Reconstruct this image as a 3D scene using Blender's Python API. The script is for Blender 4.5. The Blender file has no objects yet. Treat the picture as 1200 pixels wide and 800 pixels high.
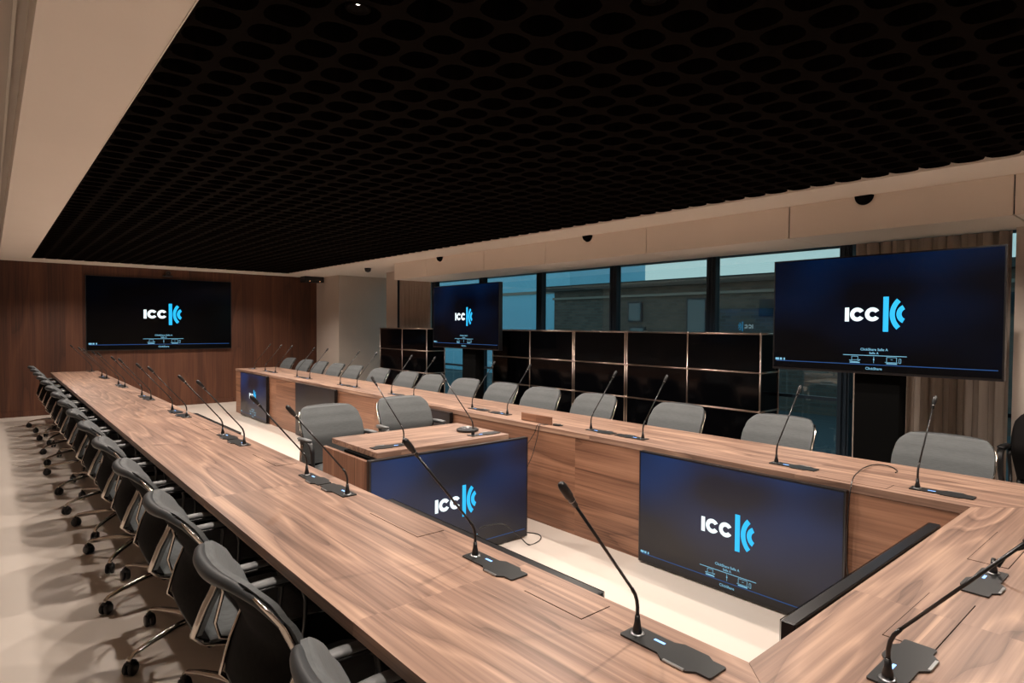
import bpy, math, random
from mathutils import Vector, Matrix
random.seed(7)
S = bpy.context.scene
COL = S.collection
PI = math.pi

# ------------------------------------------------------------------ camera, world, exposure
cam = bpy.data.cameras.new('camera')
cam.sensor_width = 36.0
cam.lens = 714.06 / 1200 * 36.0
cam.clip_start = 0.02
cam_o = bpy.data.objects.new('camera', cam)
COL.objects.link(cam_o)
yaw, pitch, roll = 0.708959, -0.0259199, 0.00690004
F = Vector((math.sin(yaw)*math.cos(pitch), math.cos(yaw)*math.cos(pitch), math.sin(pitch)))
R0 = Vector((math.cos(yaw), -math.sin(yaw), 0))
U0 = R0.cross(F)
R = math.cos(roll)*R0 + math.sin(roll)*U0
U = -math.sin(roll)*R0 + math.cos(roll)*U0
m = Matrix.Identity(4)
for i in range(3):
    m[i][0] = R[i]; m[i][1] = U[i]; m[i][2] = -F[i]
m[2][3] = 1.50
cam_o.matrix_world = m
S.camera = cam_o

w = bpy.data.worlds.new('dusk_sky')
S.world = w
w.use_nodes = True
nt = w.node_tree
bg = nt.nodes['Background']
tc = nt.nodes.new('ShaderNodeTexCoord')
sep = nt.nodes.new('ShaderNodeSeparateXYZ')
nt.links.new(tc.outputs['Generated'], sep.inputs[0])
cr = nt.nodes.new('ShaderNodeValToRGB')
cr.color_ramp.elements[0].position = 0.0
cr.color_ramp.elements[0].color = (0.80, 0.86, 0.80, 1)
cr.color_ramp.elements[1].position = 0.6
cr.color_ramp.elements[1].color = (0.30, 0.50, 0.62, 1)
nt.links.new(sep.outputs['Z'], cr.inputs[0])
nt.links.new(cr.outputs[0], bg.inputs[0])
bg.inputs[1].default_value = 1.0

S.view_settings.view_transform = 'Standard'
S.view_settings.look = 'None'
S.view_settings.gamma = 1
S.view_settings.exposure = 0.0
S.view_settings.use_curve_mapping = False

LAMP_W = 72.0             # each downlight
LAMP_COL = (1.0, 0.865, 0.76)
P_CELL = 0.162            # pitch of the ceiling grid
GX0, GY0 = 0.485, -1.53   # grid corner
NX, NY = 24, 82
GZ = 2.475
CEIL = 2.467
# downlights stand in cells (i, j) of the grid; far row and window-side column are unseen, added to brighten
LAMP_CELLS = [(i, j) for j in (11, 20, 30, 40, 50, 60, 69, 77) for i in (2, 19)] + [(6, 16), (5, 40), (12, 25), (11, 35), (13, 46), (11, 56), (12, 66), (11, 76)] + [(22, j) for j in (14, 27, 41, 55)]

# ------------------------------------------------------------------ materials
MATS = {}
def mat(name, col, rough=0.5, metal=0.0, spec=0.5, emit=None, estr=1.0, coat=0.0):
    if name in MATS: return MATS[name]
    x = bpy.data.materials.new(name); x.use_nodes = True
    b = x.node_tree.nodes['Principled BSDF']
    b.inputs['Base Color'].default_value = (*col, 1)
    b.inputs['Roughness'].default_value = rough
    b.inputs['Metallic'].default_value = metal
    b.inputs['Specular IOR Level'].default_value = spec
    b.inputs['Coat Weight'].default_value = coat
    if emit:
        b.inputs['Emission Color'].default_value = (*emit, 1)
        b.inputs['Emission Strength'].default_value = estr
    MATS[name] = x
    return x

def N(x, t): return x.node_tree.nodes.new(t)
def L(x, a, b): x.node_tree.links.new(a, b)

def noisy(name, c1, c2, scale=(4, 4, 4), rough=0.5, detail=6, lo=0.35, hi=0.65, bump=0.0, spec=0.5, metal=0.0, nscale=1.0):
    x = mat(name, c1, rough, metal, spec)
    b = x.node_tree.nodes['Principled BSDF']
    t = N(x, 'ShaderNodeTexCoord'); mp = N(x, 'ShaderNodeMapping'); mp.inputs['Scale'].default_value = scale
    n = N(x, 'ShaderNodeTexNoise'); n.inputs['Detail'].default_value = detail; n.inputs['Scale'].default_value = nscale
    r = N(x, 'ShaderNodeValToRGB')
    r.color_ramp.elements[0].position = lo; r.color_ramp.elements[0].color = (*c1, 1)
    r.color_ramp.elements[1].position = hi; r.color_ramp.elements[1].color = (*c2, 1)
    L(x, t.outputs['Object'], mp.inputs[0]); L(x, mp.outputs[0], n.inputs['Vector'])
    L(x, n.outputs['Fac'], r.inputs[0]); L(x, r.outputs[0], b.inputs['Base Color'])
    if bump:
        bp = N(x, 'ShaderNodeBump'); bp.inputs['Strength'].default_value = bump; bp.inputs['Distance'].default_value = 0.01
        L(x, n.outputs['Fac'], bp.inputs['Height']); L(x, bp.outputs[0], b.inputs['Normal'])
    return x

def walnut(name, axis, dark, mid, light, board=(1.43, 0.151), rings=11.0, fig=4.4, rough=0.40, stretch=0.042, tone=0.09):
    """wood veneer, grain along axis (0,1,2)"""
    x = mat(name, mid, rough)
    b = x.node_tree.nodes['Principled BSDF']
    t = N(x, 'ShaderNodeTexCoord')
    s = N(x, 'ShaderNodeSeparateXYZ'); L(x, t.outputs['Object'], s.inputs[0])
    others = [i for i in range(3) if i != axis]
    add = N(x, 'ShaderNodeMath'); add.operation = 'ADD'
    L(x, s.outputs[others[0]], add.inputs[0]); L(x, s.outputs[others[1]], add.inputs[1])
    cb = N(x, 'ShaderNodeCombineXYZ'); L(x, s.outputs[axis], cb.inputs[0]); L(x, add.outputs[0], cb.inputs[1])
    br = N(x, 'ShaderNodeTexBrick'); br.offset = 0.0
    br.inputs['Color1'].default_value = (0, 0, 0, 1); br.inputs['Color2'].default_value = (1, 1, 1, 1)
    br.inputs['Scale'].default_value = 1.0; br.inputs['Mortar Size'].default_value = 0.0008
    br.inputs['Mortar'].default_value = (0.5, 0.5, 0.5, 1)
    br.inputs['Brick Width'].default_value = board[0]; br.inputs['Row Height'].default_value = board[1]
    L(x, cb.outputs[0], br.inputs['Vector'])
    # figure
    mp = N(x, 'ShaderNodeMapping'); sc = [fig]*3; sc[axis] = fig*stretch*2; mp.inputs['Scale'].default_value = sc
    L(x, t.outputs['Object'], mp.inputs[0])
    wv = N(x, 'ShaderNodeMath'); wv.operation = 'MULTIPLY'; wv.inputs[1].default_value = 9.0
    L(x, br.outputs['Color'], wv.inputs[0])
    n = N(x, 'ShaderNodeTexNoise'); n.noise_dimensions = '4D'
    n.inputs['Scale'].default_value = 1.0; n.inputs['Detail'].default_value = 2.5; n.inputs['Roughness'].default_value = 0.38
    n.inputs['Distortion'].default_value = 0.12
    L(x, mp.outputs[0], n.inputs['Vector']); L(x, wv.outputs[0], n.inputs['W'])
    mu = N(x, 'ShaderNodeMath'); mu.operation = 'MULTIPLY'; mu.inputs[1].default_value = rings
    L(x, n.outputs['Fac'], mu.inputs[0])
    fr = N(x, 'ShaderNodeMath'); fr.operation = 'FRACT'; L(x, mu.outputs[0], fr.inputs[0])
    rr = N(x, 'ShaderNodeValToRGB'); e = rr.color_ramp.elements
    e[0].position = 0.0; e[0].color = (.30, .30, .30, 1); e[1].position = 1.0; e[1].color = (0, 0, 0, 1)
    for p_, c_ in ((.10, .62), (.22, 1.0), (.36, .62), (.70, .48), (.92, .25)):
        q_ = e.new(p_); q_.color = (c_, c_, c_, 1)
    L(x, fr.outputs[0], rr.inputs[0])
    si = rr
    # fibres
    mp2 = N(x, 'ShaderNodeMapping'); sc = [90.0]*3; sc[axis] = 2.2; mp2.inputs['Scale'].default_value = sc
    L(x, t.outputs['Object'], mp2.inputs[0])
    n2 = N(x, 'ShaderNodeTexNoise'); n2.inputs['Scale'].default_value = 1.0; n2.inputs['Detail'].default_value = 4.0
    L(x, mp2.outputs[0], n2.inputs['Vector'])
    mp3 = N(x, 'ShaderNodeMapping'); sc = [60.0]*3; sc[axis] = 0.45; mp3.inputs['Scale'].default_value = sc
    L(x, t.outputs['Object'], mp3.inputs[0])
    n3 = N(x, 'ShaderNodeTexNoise'); n3.noise_dimensions = '4D'; n3.inputs['Scale'].default_value = 1.0; n3.inputs['Detail'].default_value = 5.0
    L(x, mp3.outputs[0], n3.inputs['Vector']); L(x, wv.outputs[0], n3.inputs['W'])
    def lin(inp, k, c):
        q = N(x, 'ShaderNodeMath'); q.operation = 'MULTIPLY_ADD'; q.inputs[1].default_value = k; q.inputs[2].default_value = c
        L(x, inp, q.inputs[0]); return q.outputs[0]
    def plus(a, c):
        q = N(x, 'ShaderNodeMath'); q.operation = 'ADD'; L(x, a, q.inputs[0]); L(x, c, q.inputs[1]); return q.outputs[0]
    v = plus(lin(si.outputs[0], 0.42, -0.22), lin(n2.outputs['Fac'], 0.55, -0.275))
    v = plus(v, lin(n3.outputs['Fac'], 0.70, 0.15))
    v = plus(v, lin(br.outputs['Color'], tone, -tone*0.5))
    r = N(x, 'ShaderNodeValToRGB'); e = r.color_ramp.elements
    e[0].position = 0.18; e[0].color = (*dark, 1)
    e[1].position = 0.85; e[1].color = (*light, 1)
    q = e.new(0.52); q.color = (*mid, 1)
    L(x, v, r.inputs[0])
    L(x, r.outputs[0], b.inputs['Base Color'])
    return x

WD, WM, WL = (0.120, 0.068, 0.048), (0.295, 0.180, 0.130), (0.52, 0.335, 0.235)
wood_y = walnut('walnut_top_lengthwise', 1, WD, WM, WL)
wood_x = walnut('walnut_top_crosswise', 0, WD, WM, WL, board=(1.9, 0.2), fig=3.4, rings=13.0, stretch=0.07)
PD, PM, PL = (0.105, 0.048, 0.028), (0.265, 0.130, 0.078), (0.39, 0.205, 0.125)
panel_y = walnut('walnut_panel_lengthwise', 1, PD, PM, PL, board=(1.5, 0.9), fig=3.4, rings=6)
panel_x = walnut('walnut_panel_crosswise', 0, PD, PM, PL, board=(1.9, 0.9), fig=2.4, rings=6)
panel_z = walnut('walnut_panel_upright', 2, PD, PM, PL, board=(3.0, 0.3), fig=2.4, rings=6)
wall_wood = walnut('walnut_wall_upright', 2, (0.050, 0.016, 0.007), (0.098, 0.033, 0.0145), (0.14, 0.052, 0.024), board=(4.0, 0.23), fig=2.6, rings=6, rough=0.6, tone=0.3)
edge_wood = mat('walnut_edge', (0.34, 0.195, 0.125), 0.5)
plaster = noisy('white_plaster', (0.84, 0.77, 0.69), (0.86, 0.79, 0.71), (1.5, 1.5, 1.5), 0.75, spec=0.2)
plaster_panel = noisy('bulkhead_paint', (0.80, 0.73, 0.65), (0.82, 0.75, 0.67), (1, 1, 1), 0.6, spec=0.25)
wall_paint = noisy('warm_grey_wall_paint', (0.55, 0.48, 0.42), (0.58, 0.50, 0.44), (1, 1, 1), 0.7, spec=0.2)
felt = noisy('black_felt', (0.0040, 0.0028, 0.0022), (0.0058, 0.0040, 0.0030), (30, 30, 30), 0.95, spec=0.03)
void = mat('black_void', (0.004, 0.0035, 0.003), 0.95, spec=0.05)
black_panel = mat('black_laminate', (0.004, 0.004, 0.004), 0.95, spec=0.03)
floor_m = noisy('pale_microcement', (0.66, 0.59, 0.52), (0.76, 0.69, 0.62), (0.9, 0.35, 1), 0.38, detail=8, lo=0.3, hi=0.7, spec=0.4)
grey_mesh = noisy('light_grey_upholstery', (0.082, 0.090, 0.093), (0.102, 0.112, 0.115), (25, 25, 420), 0.7, detail=2)
grey_rim = mat('dark_grey_trim', (0.030, 0.034, 0.037), 0.5)
arm_grey = mat('grey_arm_pad', (0.125, 0.132, 0.135), 0.45)
shell_black = noisy('black_back_shell', (0.005, 0.0045, 0.0045), (0.009, 0.0075, 0.007), (60, 60, 60), 0.8, spec=0.06)
alu = mat('polished_aluminium', (0.62, 0.56, 0.50), 0.22, 1.0)
chrome = mat('chrome', (0.75, 0.74, 0.72), 0.12, 1.0)
black_pl = mat('black_plastic', (0.012, 0.012, 0.013), 0.38)
black_soft = mat('black_rubber', (0.010, 0.010, 0.011), 0.30, spec=0.6)
dark_steel = mat('anodised_plate', (0.045, 0.047, 0.048), 0.36, 0.6)
silver = mat('silver_grille', (0.42, 0.43, 0.44), 0.3, 1.0)
bezel = mat('tv_bezel', (0.006, 0.006, 0.007), 0.3)
bezel_line = mat('tv_edge_metal', (0.10, 0.10, 0.105), 0.35, 1.0)
tube_m = mat('cabinet_chrome_tube', (0.42, 0.33, 0.28), 0.3, 1.0)
cab_black = mat('gloss_black_door', (0.0015, 0.0015, 0.002), 0.10, spec=0.2)
led_white = mat('label_glow', (0.1, 0.2, 0.5), 0.5, emit=(0.25, 0.5, 1.0), estr=2.0)
logo_white = mat('logo_white_glow', (0, 0, 0), 0.5, emit=(0.82, 0.93, 0.96), estr=1.25)
logo_cyan = mat('logo_cyan_glow', (0, 0, 0), 0.5, emit=(0.015, 0.52, 1.0), estr=1.1)
ui_cyan = mat('screen_text_glow', (0, 0, 0), 0.5, emit=(0.25, 0.62, 0.85), estr=0.85)
ui_blue = mat('screen_bar_glow', (0, 0, 0), 0.5, emit=(0.01, 0.09, 0.30), estr=0.7)
amber = mat('amber_indicator', (0, 0, 0), 0.5, emit=(1.0, 0.45, 0.2), estr=3)
frame_m = mat('window_frame_graphite', (0.014, 0.026, 0.040), 0.5, 0.0, spec=0.3)
curtain_m = noisy('taupe_curtain', (0.36, 0.30, 0.26), (0.42, 0.355, 0.305), (30, 30, 3), 0.9, spec=0.1)
brick_m = None

def screen_mat(name, blue, base=0.010, rough=0.32, spec=0.5):
    x = mat(name, (base, base, base*1.1), rough, spec=spec)
    b = x.node_tree.nodes['Principled BSDF']
    t = N(x, 'ShaderNodeTexCoord'); mp = N(x, 'ShaderNodeMapping'); mp.inputs['Scale'].default_value = (1.6, 1.6, 2.4)
    n = N(x, 'ShaderNodeTexNoise'); n.inputs['Scale'].default_value = 1.1; n.inputs['Detail'].default_value = 0.5
    r = N(x, 'ShaderNodeValToRGB')
    r.color_ramp.elements[0].position = 0.35; r.color_ramp.elements[0].color = (0, 0.0011*blue, 0.0050*blue, 1)
    r.color_ramp.elements[1].position = 0.72; r.color_ramp.elements[1].color = (0, 0.0100*blue, 0.044*blue, 1)
    L(x, t.outputs['Object'], mp.inputs[0]); L(x, mp.outputs[0], n.inputs['Vector']); L(x, n.outputs['Fac'], r.inputs[0])
    L(x, r.outputs[0], b.inputs['Emission Color'])
    sz = N(x, 'ShaderNodeSeparateXYZ'); L(x, t.outputs['Object'], sz.inputs[0])
    mz = N(x, 'ShaderNodeMath'); mz.operation = 'MULTIPLY_ADD'; mz.inputs[1].default_value = 2.2; mz.inputs[2].default_value = 0.05; mz.use_clamp = False
    L(x, sz.outputs[2], mz.inputs[0]); L(x, mz.outputs[0], b.inputs['Emission Strength'])   # the picture on the screen is a blue glow towards its top
    return x
scr_blue = screen_mat('screen_navy', 1.9)
scr_deep = screen_mat('screen_deep_navy', 0.45, .002, .12, .22)
scr_dim = screen_mat('screen_blank', 0.15)
scr_wall = screen_mat('screen_nearly_black', 0.02, .002, .15, .2)

def glass_mat():
    x = bpy.data.materials.new('tinted_window_glass'); x.use_nodes = True
    nt = x.node_tree; nt.nodes.clear()
    o = nt.nodes.new('ShaderNodeOutputMaterial'); mx = nt.nodes.new('ShaderNodeMixShader')
    tr = nt.nodes.new('ShaderNodeBsdfTransparent'); tr.inputs[0].default_value = (0.72, 0.87, 0.90, 1)
    gl = nt.nodes.new('ShaderNodeBsdfGlossy'); gl.inputs['Roughness'].default_value = 0.0
    gl.inputs[0].default_value = (0.8, 0.95, 1, 1)
    lw_ = nt.nodes.new('ShaderNodeLayerWeight'); lw_.inputs[0].default_value = 0.5
    pw = nt.nodes.new('ShaderNodeMath'); pw.operation = 'POWER'; pw.inputs[1].default_value = 4.0
    nt.links.new(lw_.outputs['Facing'], pw.inputs[0])
    fr = nt.nodes.new('ShaderNodeMath'); fr.operation = 'MULTIPLY_ADD'; fr.inputs[1].default_value = 0.6; fr.inputs[2].default_value = 0.085
    nt.links.new(pw.outputs[0], fr.inputs[0])
    nt.links.new(fr.outputs[0], mx.inputs[0]); nt.links.new(tr.outputs[0], mx.inputs[1]); nt.links.new(gl.outputs[0], mx.inputs[2])
    nt.links.new(mx.outputs[0], o.inputs[0])
    return x
glass = glass_mat()

# ------------------------------------------------------------------ mesh helpers
class MB:
    def __init__(s): s.v = []; s.f = []; s.sm = []
    def add(s, vs, fs, smooth=False):
        n = len(s.v); s.v += [tuple(a) for a in vs]
        s.f += [tuple(n+i for i in f) for f in fs]; s.sm += [smooth]*len(fs)
        return s
    def box(s, x0, x1, y0, y1, z0, z1, b=0.0):
        if b <= 0:
            vs = [(x, y, z) for z in (z0, z1) for y in (y0, y1) for x in (x0, x1)]
            return s.add(vs, [(0, 2, 3, 1), (4, 5, 7, 6), (0, 1, 5, 4), (2, 6, 7, 3), (0, 4, 6, 2), (1, 3, 7, 5)])
        # chamfered box
        b = min(b, (x1-x0)/2.01, (y1-y0)/2.01, (z1-z0)/2.01)
        P = {}
        vs = []
        X = (x0, x1); Y = (y0, y1); Z = (z0, z1)
        sg = (1, -1)
        for i in (0, 1):
            for j in (0, 1):
                for k in (0, 1):
                    for a in range(3):
                        p = [X[i]+sg[i]*b, Y[j]+sg[j]*b, Z[k]+sg[k]*b]
                        p[a] = (X[i], Y[j], Z[k])[a]
                        P[(i, j, k, a)] = len(vs); vs.append(tuple(p))
        fs = []
        for a in range(3):
            o = [c for c in range(3) if c != a]
            for side in (0, 1):
                idx = []
                for (p, q) in ((0, 0), (1, 0), (1, 1), (0, 1)):
                    t = [0, 0, 0]; t[a] = side; t[o[0]] = p; t[o[1]] = q
                    idx.append(P[(*t, a)])
                fs.append(tuple(idx))
        for a in range(3):          # edges along a
            o = [c for c in range(3) if c != a]
            for p in (0, 1):
                for q in (0, 1):
                    t0 = [0, 0, 0]; t0[o[0]] = p; t0[o[1]] = q; t1 = list(t0); t1[a] = 1
                    fs.append((P[(*t0, o[0])], P[(*t1, o[0])], P[(*t1, o[1])], P[(*t0, o[1])]))
        for i in (0, 1):
            for j in (0, 1):
                for k in (0, 1):
                    fs.append(tuple(P[(i, j, k, a)] for a in range(3)))
        return s.add(vs, fs)
    def prism(s, pts, z0, z1):
        """pts (x, y) outline extruded in z"""
        n = len(pts)
        vs = [(x, y, z0) for x, y in pts] + [(x, y, z1) for x, y in pts]
        fs = [tuple(range(n))[::-1], tuple(range(n, 2*n))] + [(i, (i+1) % n, n+(i+1) % n, n+i) for i in range(n)]
        return s.add(vs, fs)
    def tube(s, path, r, seg=8, cap=True, flat=1.0, up=None, smooth=True):
        """sweep; r number or list; flat squashes the second axis"""
        P = [Vector(p) for p in path]; n = len(P)
        rs = r if isinstance(r, (list, tuple)) else [r]*n
        fl = flat if isinstance(flat, (list, tuple)) else [flat]*n
        vs = []; fs = []
        prev = None
        for i in range(n):
            t = (P[min(i+1, n-1)] - P[max(i-1, 0)]).normalized()
            if prev is None:
                a = Vector(up) if up else (Vector((0, 0, 1)) if abs(t.z) < 0.9 else Vector((1, 0, 0)))
            else: a = prev
            a = (a - t*a.dot(t)).normalized(); prev = a
            b = t.cross(a)
            for k in range(seg):
                th = 2*PI*(k+0.5)/seg
                vs.append(P[i] + a*math.cos(th)*rs[i]*fl[i] + b*math.sin(th)*rs[i])
        for i in range(n-1):
            for k in range(seg):
                k2 = (k+1) % seg
                fs.append((i*seg+k, i*seg+k2, (i+1)*seg+k2, (i+1)*seg+k))
        s.add(vs, fs, smooth)
        if cap:
            b0 = len(s.v)-len(vs)
            s.f += [tuple(b0+k for k in range(seg))[::-1], tuple(b0+(n-1)*seg+k for k in range(seg))]; s.sm += [False, False]
        return s
    def cyl(s, c, r, z0, z1, seg=24, r2=None):
        return s.tube([(c[0], c[1], z0), (c[0], c[1], z1)], [r, r if r2 is None else r2], seg)
    def lathe(s, prof, seg=20, axis=None, org=(0, 0, 0)):
        """prof: (r, h) about z, or about the vector axis"""
        A = Vector(axis or (0, 0, 1)).normalized()
        a = Vector((1, 0, 0)) if abs(A.x) < 0.9 else Vector((0, 1, 0))
        a = (a - A*a.dot(A)).normalized(); b = A.cross(a); O = Vector(org)
        vs = []; fs = []
        for (r, h) in prof:
            for k in range(seg):
                th = 2*PI*k/seg
                vs.append(O + A*h + a*math.cos(th)*r + b*math.sin(th)*r)
        n = len(prof)
        for i in range(n-1):
            for k in range(seg):
                k2 = (k+1) % seg
                fs.append((i*seg+k, i*seg+k2, (i+1)*seg+k2, (i+1)*seg+k))
        s.add(vs, fs, True)
        b0 = len(s.v)-len(vs)
        s.f += [tuple(b0+k for k in range(seg))[::-1], tuple(b0+(n-1)*seg+k for k in range(seg))]; s.sm += [False, False]
        return s
    def grid(s, fn, nu, nv, smooth=True, flip=False):
        vs = [fn(i/nu, j/nv) for j in range(nv+1) for i in range(nu+1)]
        fs = []
        for j in range(nv):
            for i in range(nu):
                a = j*(nu+1)+i
                q = (a, a+1, a+nu+2, a+nu+1)
                fs.append(q[::-1] if flip else q)
        return s.add(vs, fs, smooth)
    def build(s, name, material, parent=None):
        me = bpy.data.meshes.new(name)
        me.from_pydata(s.v, [], s.f)
        me.polygons.foreach_set('use_smooth', s.sm)
        mm = material if isinstance(material, (list, tuple)) else [material]
        for q in mm: me.materials.append(q)
        me.update()
        o = bpy.data.objects.new(name, me)
        COL.objects.link(o)
        if parent: o.parent = parent
        return o

def tag(o, label=None, cat=None, group=None, kind=None):
    if label: o['label'] = label
    if cat: o['category'] = cat
    if group: o['group'] = group
    if kind: o['kind'] = kind
    return o
def empty(name, loc=(0, 0, 0), rz=0.0):
    o = bpy.data.objects.new(name, None); o.empty_display_size = 0.1
    o.location = loc; o.rotation_euler = (0, 0, rz); COL.objects.link(o); return o
def struct(o, label=None): o['kind'] = 'structure'; o['label'] = label or o.name; o['category'] = o.name.split('_')[0]; return o
KIDS = {}
def kids(o):
    if o.name not in KIDS: KIDS[o.name] = [c for c in COL.objects if c.parent == o]
    return KIDS[o.name]
def copy_tree(o, parent=None):
    c = o.copy(); COL.objects.link(c); c.parent = parent
    for ch in kids(o): copy_tree(ch, c)
    return c

def rounded(pts_r, seg=6):
    """rounded polygon from [(x, y, radius)]"""
    out = []; n = len(pts_r)
    for i in range(n):
        p = Vector(pts_r[i][:2]); r = pts_r[i][2]
        a = (Vector(pts_r[i-1][:2])-p); b = (Vector(pts_r[(i+1) % n][:2])-p)
        if r <= 0: out.append(tuple(p)); continue
        a.normalize(); b.normalize()
        ang = a.angle(b); d = r/math.tan(ang/2)
        p0 = p+a*d; p1 = p+b*d
        for k in range(seg+1):
            t = k/seg
            q = p0*(1-t)**2 + p*2*t*(1-t) + p1*t*t
            out.append((q.x, q.y))
    return out

# ------------------------------------------------------------------ room shell
YB, XL, YR = 12.389, -2.2, -1.6       # back wall, left wall, rear wall
X1 = 5.216                             # where the wooden wall ends
struct(MB().box(XL-.1, 6.5, YR-.1, YB+.2, -0.12, 0).build('floor', floor_m), 'pale beige seamless floor')
struct(MB().box(XL-.1, X1, YB, YB+.15, 0, 2.75).build('wall_back', wall_wood), 'dark walnut panelled back wall')
struct(MB().box(XL, X1, YB-.014, YB, 0, 0.085).build('baseboard_back', wall_wood), 'walnut plinth along the back wall')
struct(MB().box(X1, X1+.12, 11.31, YB+.15, 0, 2.6).box(X1+.12, 6.5, 11.31, 11.45, 0, 2.6).build('wall_corner', wall_paint), 'warm grey wall stepping out beside the walnut wall')
struct(MB().box(5.60, 6.5, 9.70, 10.12, 0, CEIL).build('wall_pier', wall_paint), 'beige pier beside the far curtain')
struct(MB().box(5.46, 6.5, YR, 0.955, 0, 2.212).build('wall_right', wall_paint), 'beige pier at the right edge beside the curtain')
struct(MB().box(XL-.1, XL, YR-.1, YB+.15, 0, 2.75).build('wall_left', wall_paint), 'beige wall behind the left chairs')
struct(MB().box(XL-.1, 6.5, YR-.1, YR, 0, 2.75).build('wall_rear', wall_paint), 'beige wall behind the viewer')

# ceiling: plaster borders around the black grid
GX1 = GX0+NX*P_CELL; GY1 = GY0+NY*P_CELL
rx = 4.385; ry = GY1+.02
cb = MB()
cb.box(0.12, GX0-.004, YR, YB, CEIL, 2.66)
cb.box(rx, 6.5, YR, YB, CEIL, 2.66)
cb.box(GX0-.004, rx, ry, YB, CEIL, 2.66)
struct(cb.build('ceiling', plaster), 'white plaster border of the ceiling')
struct(MB().box(XL-.1, 0.12, YR, YB, 2.62, 2.70).build('ceiling', wall_paint), 'higher ceiling strip along the left wall')
struct(MB().box(0.02, 0.035, YR, YB, 2.605, 2.62).box(0.075, 0.085, YR, YB, 2.60, 2.62).build('trim_1', plaster_panel), 'slim shadow-gap profiles of the left ceiling strip')
struct(MB().box(0.0, 5.0, YR, YB, 2.74, 2.80).build('ceiling', void), 'black void above the open grid')
struct(MB().box(GX0-.004, GX0, YR, ry, CEIL-.004, 2.6).build('trim_2', plaster), 'thin white edge beside the black grid')

# black honeycomb grid
def honeycomb():
    K = 16
    vs = []; fs = []
    zb, zt = GZ, GZ+.105
    h = P_CELL/2
    def sq(th, i, j):
        c, s_ = math.cos(th), math.sin(th)
        k = 1/max(abs(c), abs(s_)); x, y = c*k*h, s_*k*h
        # the outline of the last cells follows the cell, which leaves the scalloped edge
        if (i == NX-1 and c > 0.01) or (j == NY-1 and s_ > 0.01):
            a, b = abs(c), abs(s_)
            if .6 < a < .8: fx, fy = .74, .74
            elif a > .99: fx, fy = 1, 0
            elif b > .99: fx, fy = 0, 1
            elif a > b: fx, fy = .93, .39
            else: fx, fy = .39, .93
            if i == NX-1 and c > 0.01 and not (j == NY-1): 
                if b > a and .8 < b < .99: fx, fy = .36, .90
            x = math.copysign(fx*h, c); y = math.copysign(fy*h, s_)
            if a < .01: x = 0
            if b < .01: y = 0
        return x, y
    def hole(th, r):
        c, s_ = math.cos(th), math.sin(th)
        n = 2.7
        k = r/((abs(c)**n+abs(s_)**n)**(1/n))
        return c*k, s_*k
    for j in range(NY):
        for i in range(NX):
            cx = GX0+(i+.5)*P_CELL; cy = GY0+(j+.5)*P_CELL
            n = len(vs)
            for k in range(K):
                th = 2*PI*k/K
                ox, oy = sq(th, i, j); hx, hy = hole(th, .068); mx, my = hole(th, .072); tx, ty = hole(th, .050)
                vs.append((cx+ox, cy+oy, zb)); vs.append((cx+hx, cy+hy, zb)); vs.append((cx+mx, cy+my, zt-.004)); vs.append((cx+tx, cy+ty, zt))
                vs.append((cx+ox, cy+oy, zt+.003))
            for k in range(K):
                a = n+5*k; b = n+5*((k+1) % K)
                fs.append((a, b, b+1, a+1)); fs.append((a+1, b+1, b+2, a+2)); fs.append((a+2, b+2, b+3, a+3)); fs.append((a+3, b+3, b+4, a+4))
                if (i in (0, NX-1)) or (j in (0, NY-1)): fs.append((a+4, b+4, b, a))
    q = MB(); q.v = vs; q.f = fs; q.sm = [False]*len(fs)
    return q.build('ceiling_honeycomb', felt)
hc = struct(honeycomb(), 'black honeycomb felt ceiling grid')
hc['category'] = 'ceiling'

# bulkhead over the windows, built of painted panels
by = [-1.6, -0.53, 0.868, 2.28, 3.68, 5.10, 6.25, 7.63, 8.55]
for k in range(8):
    q = MB().box(4.87, 5.60, by[k]+.004, by[k+1]-.004, 2.212, CEIL, .003)
    struct(q.build('trim_%d' % (3+k), plaster_panel), 'painted bulkhead panel over the windows')
struct(MB().box(4.885, 5.62, YR, 8.54, 2.222, CEIL).build('trim_11', frame_m), 'dark core behind the bulkhead panel joints')

# ------------------------------------------------------------------ windows
WX = 5.65
my = [0.85, 2.127, 3.42, 4.71, 5.99, 7.26, 8.55, 9.72]
for k in range(7):
    y0, y1 = my[k], my[k+1]
    e = empty('window_%d' % (k+1), (WX, (y0+y1)/2, 0)); struct(e, 'tall window pane in a graphite frame')
    e.location = (0, 0, 0)
    f = MB()
    f.box(WX-.045, WX+.045, y0, y0+.052, 0, 2.30, .004); f.box(WX-.045, WX+.045, y1-.052, y1, 0, 2.30, .004)
    f.box(WX-.03, WX+.03, y0+.05, y1-.05, 2.222, 2.30); f.box(WX-.03, WX+.03, y0+.05, y1-.05, 0, 0.06)
    f.box(WX-.02, WX+.02, y0+.05, y1-.05, 0.855, 0.885)
    f.box(WX-.055, WX-.045, y0+.012, y0+.030, 0, 2.30); f.box(WX-.055, WX-.045, y1-.030, y1-.012, 0, 2.30)
    f.build('window_frame', frame_m, e)
    g = MB().box(WX-.004, WX+.004, y0+.05, y1-.05, 0.04, 2.25)
    g.build('window_glass', glass, e)
e = struct(empty('window_8', (0, 0, 0)), 'window bay behind the beige pier')
MB().box(6.40, 6.44, 10.12, 10.18, 0, CEIL).box(6.40, 6.44, 11.25, 11.31, 0, CEIL).build('window_frame', frame_m, e)
MB().box(6.415, 6.42, 10.18, 11.25, 0.04, CEIL).build('window_glass', glass, e)
struct(MB().box(5.6, 6.5, 0.955, 9.7, 2.30, CEIL).build('trim_12', frame_m), 'head above the windows')

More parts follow.
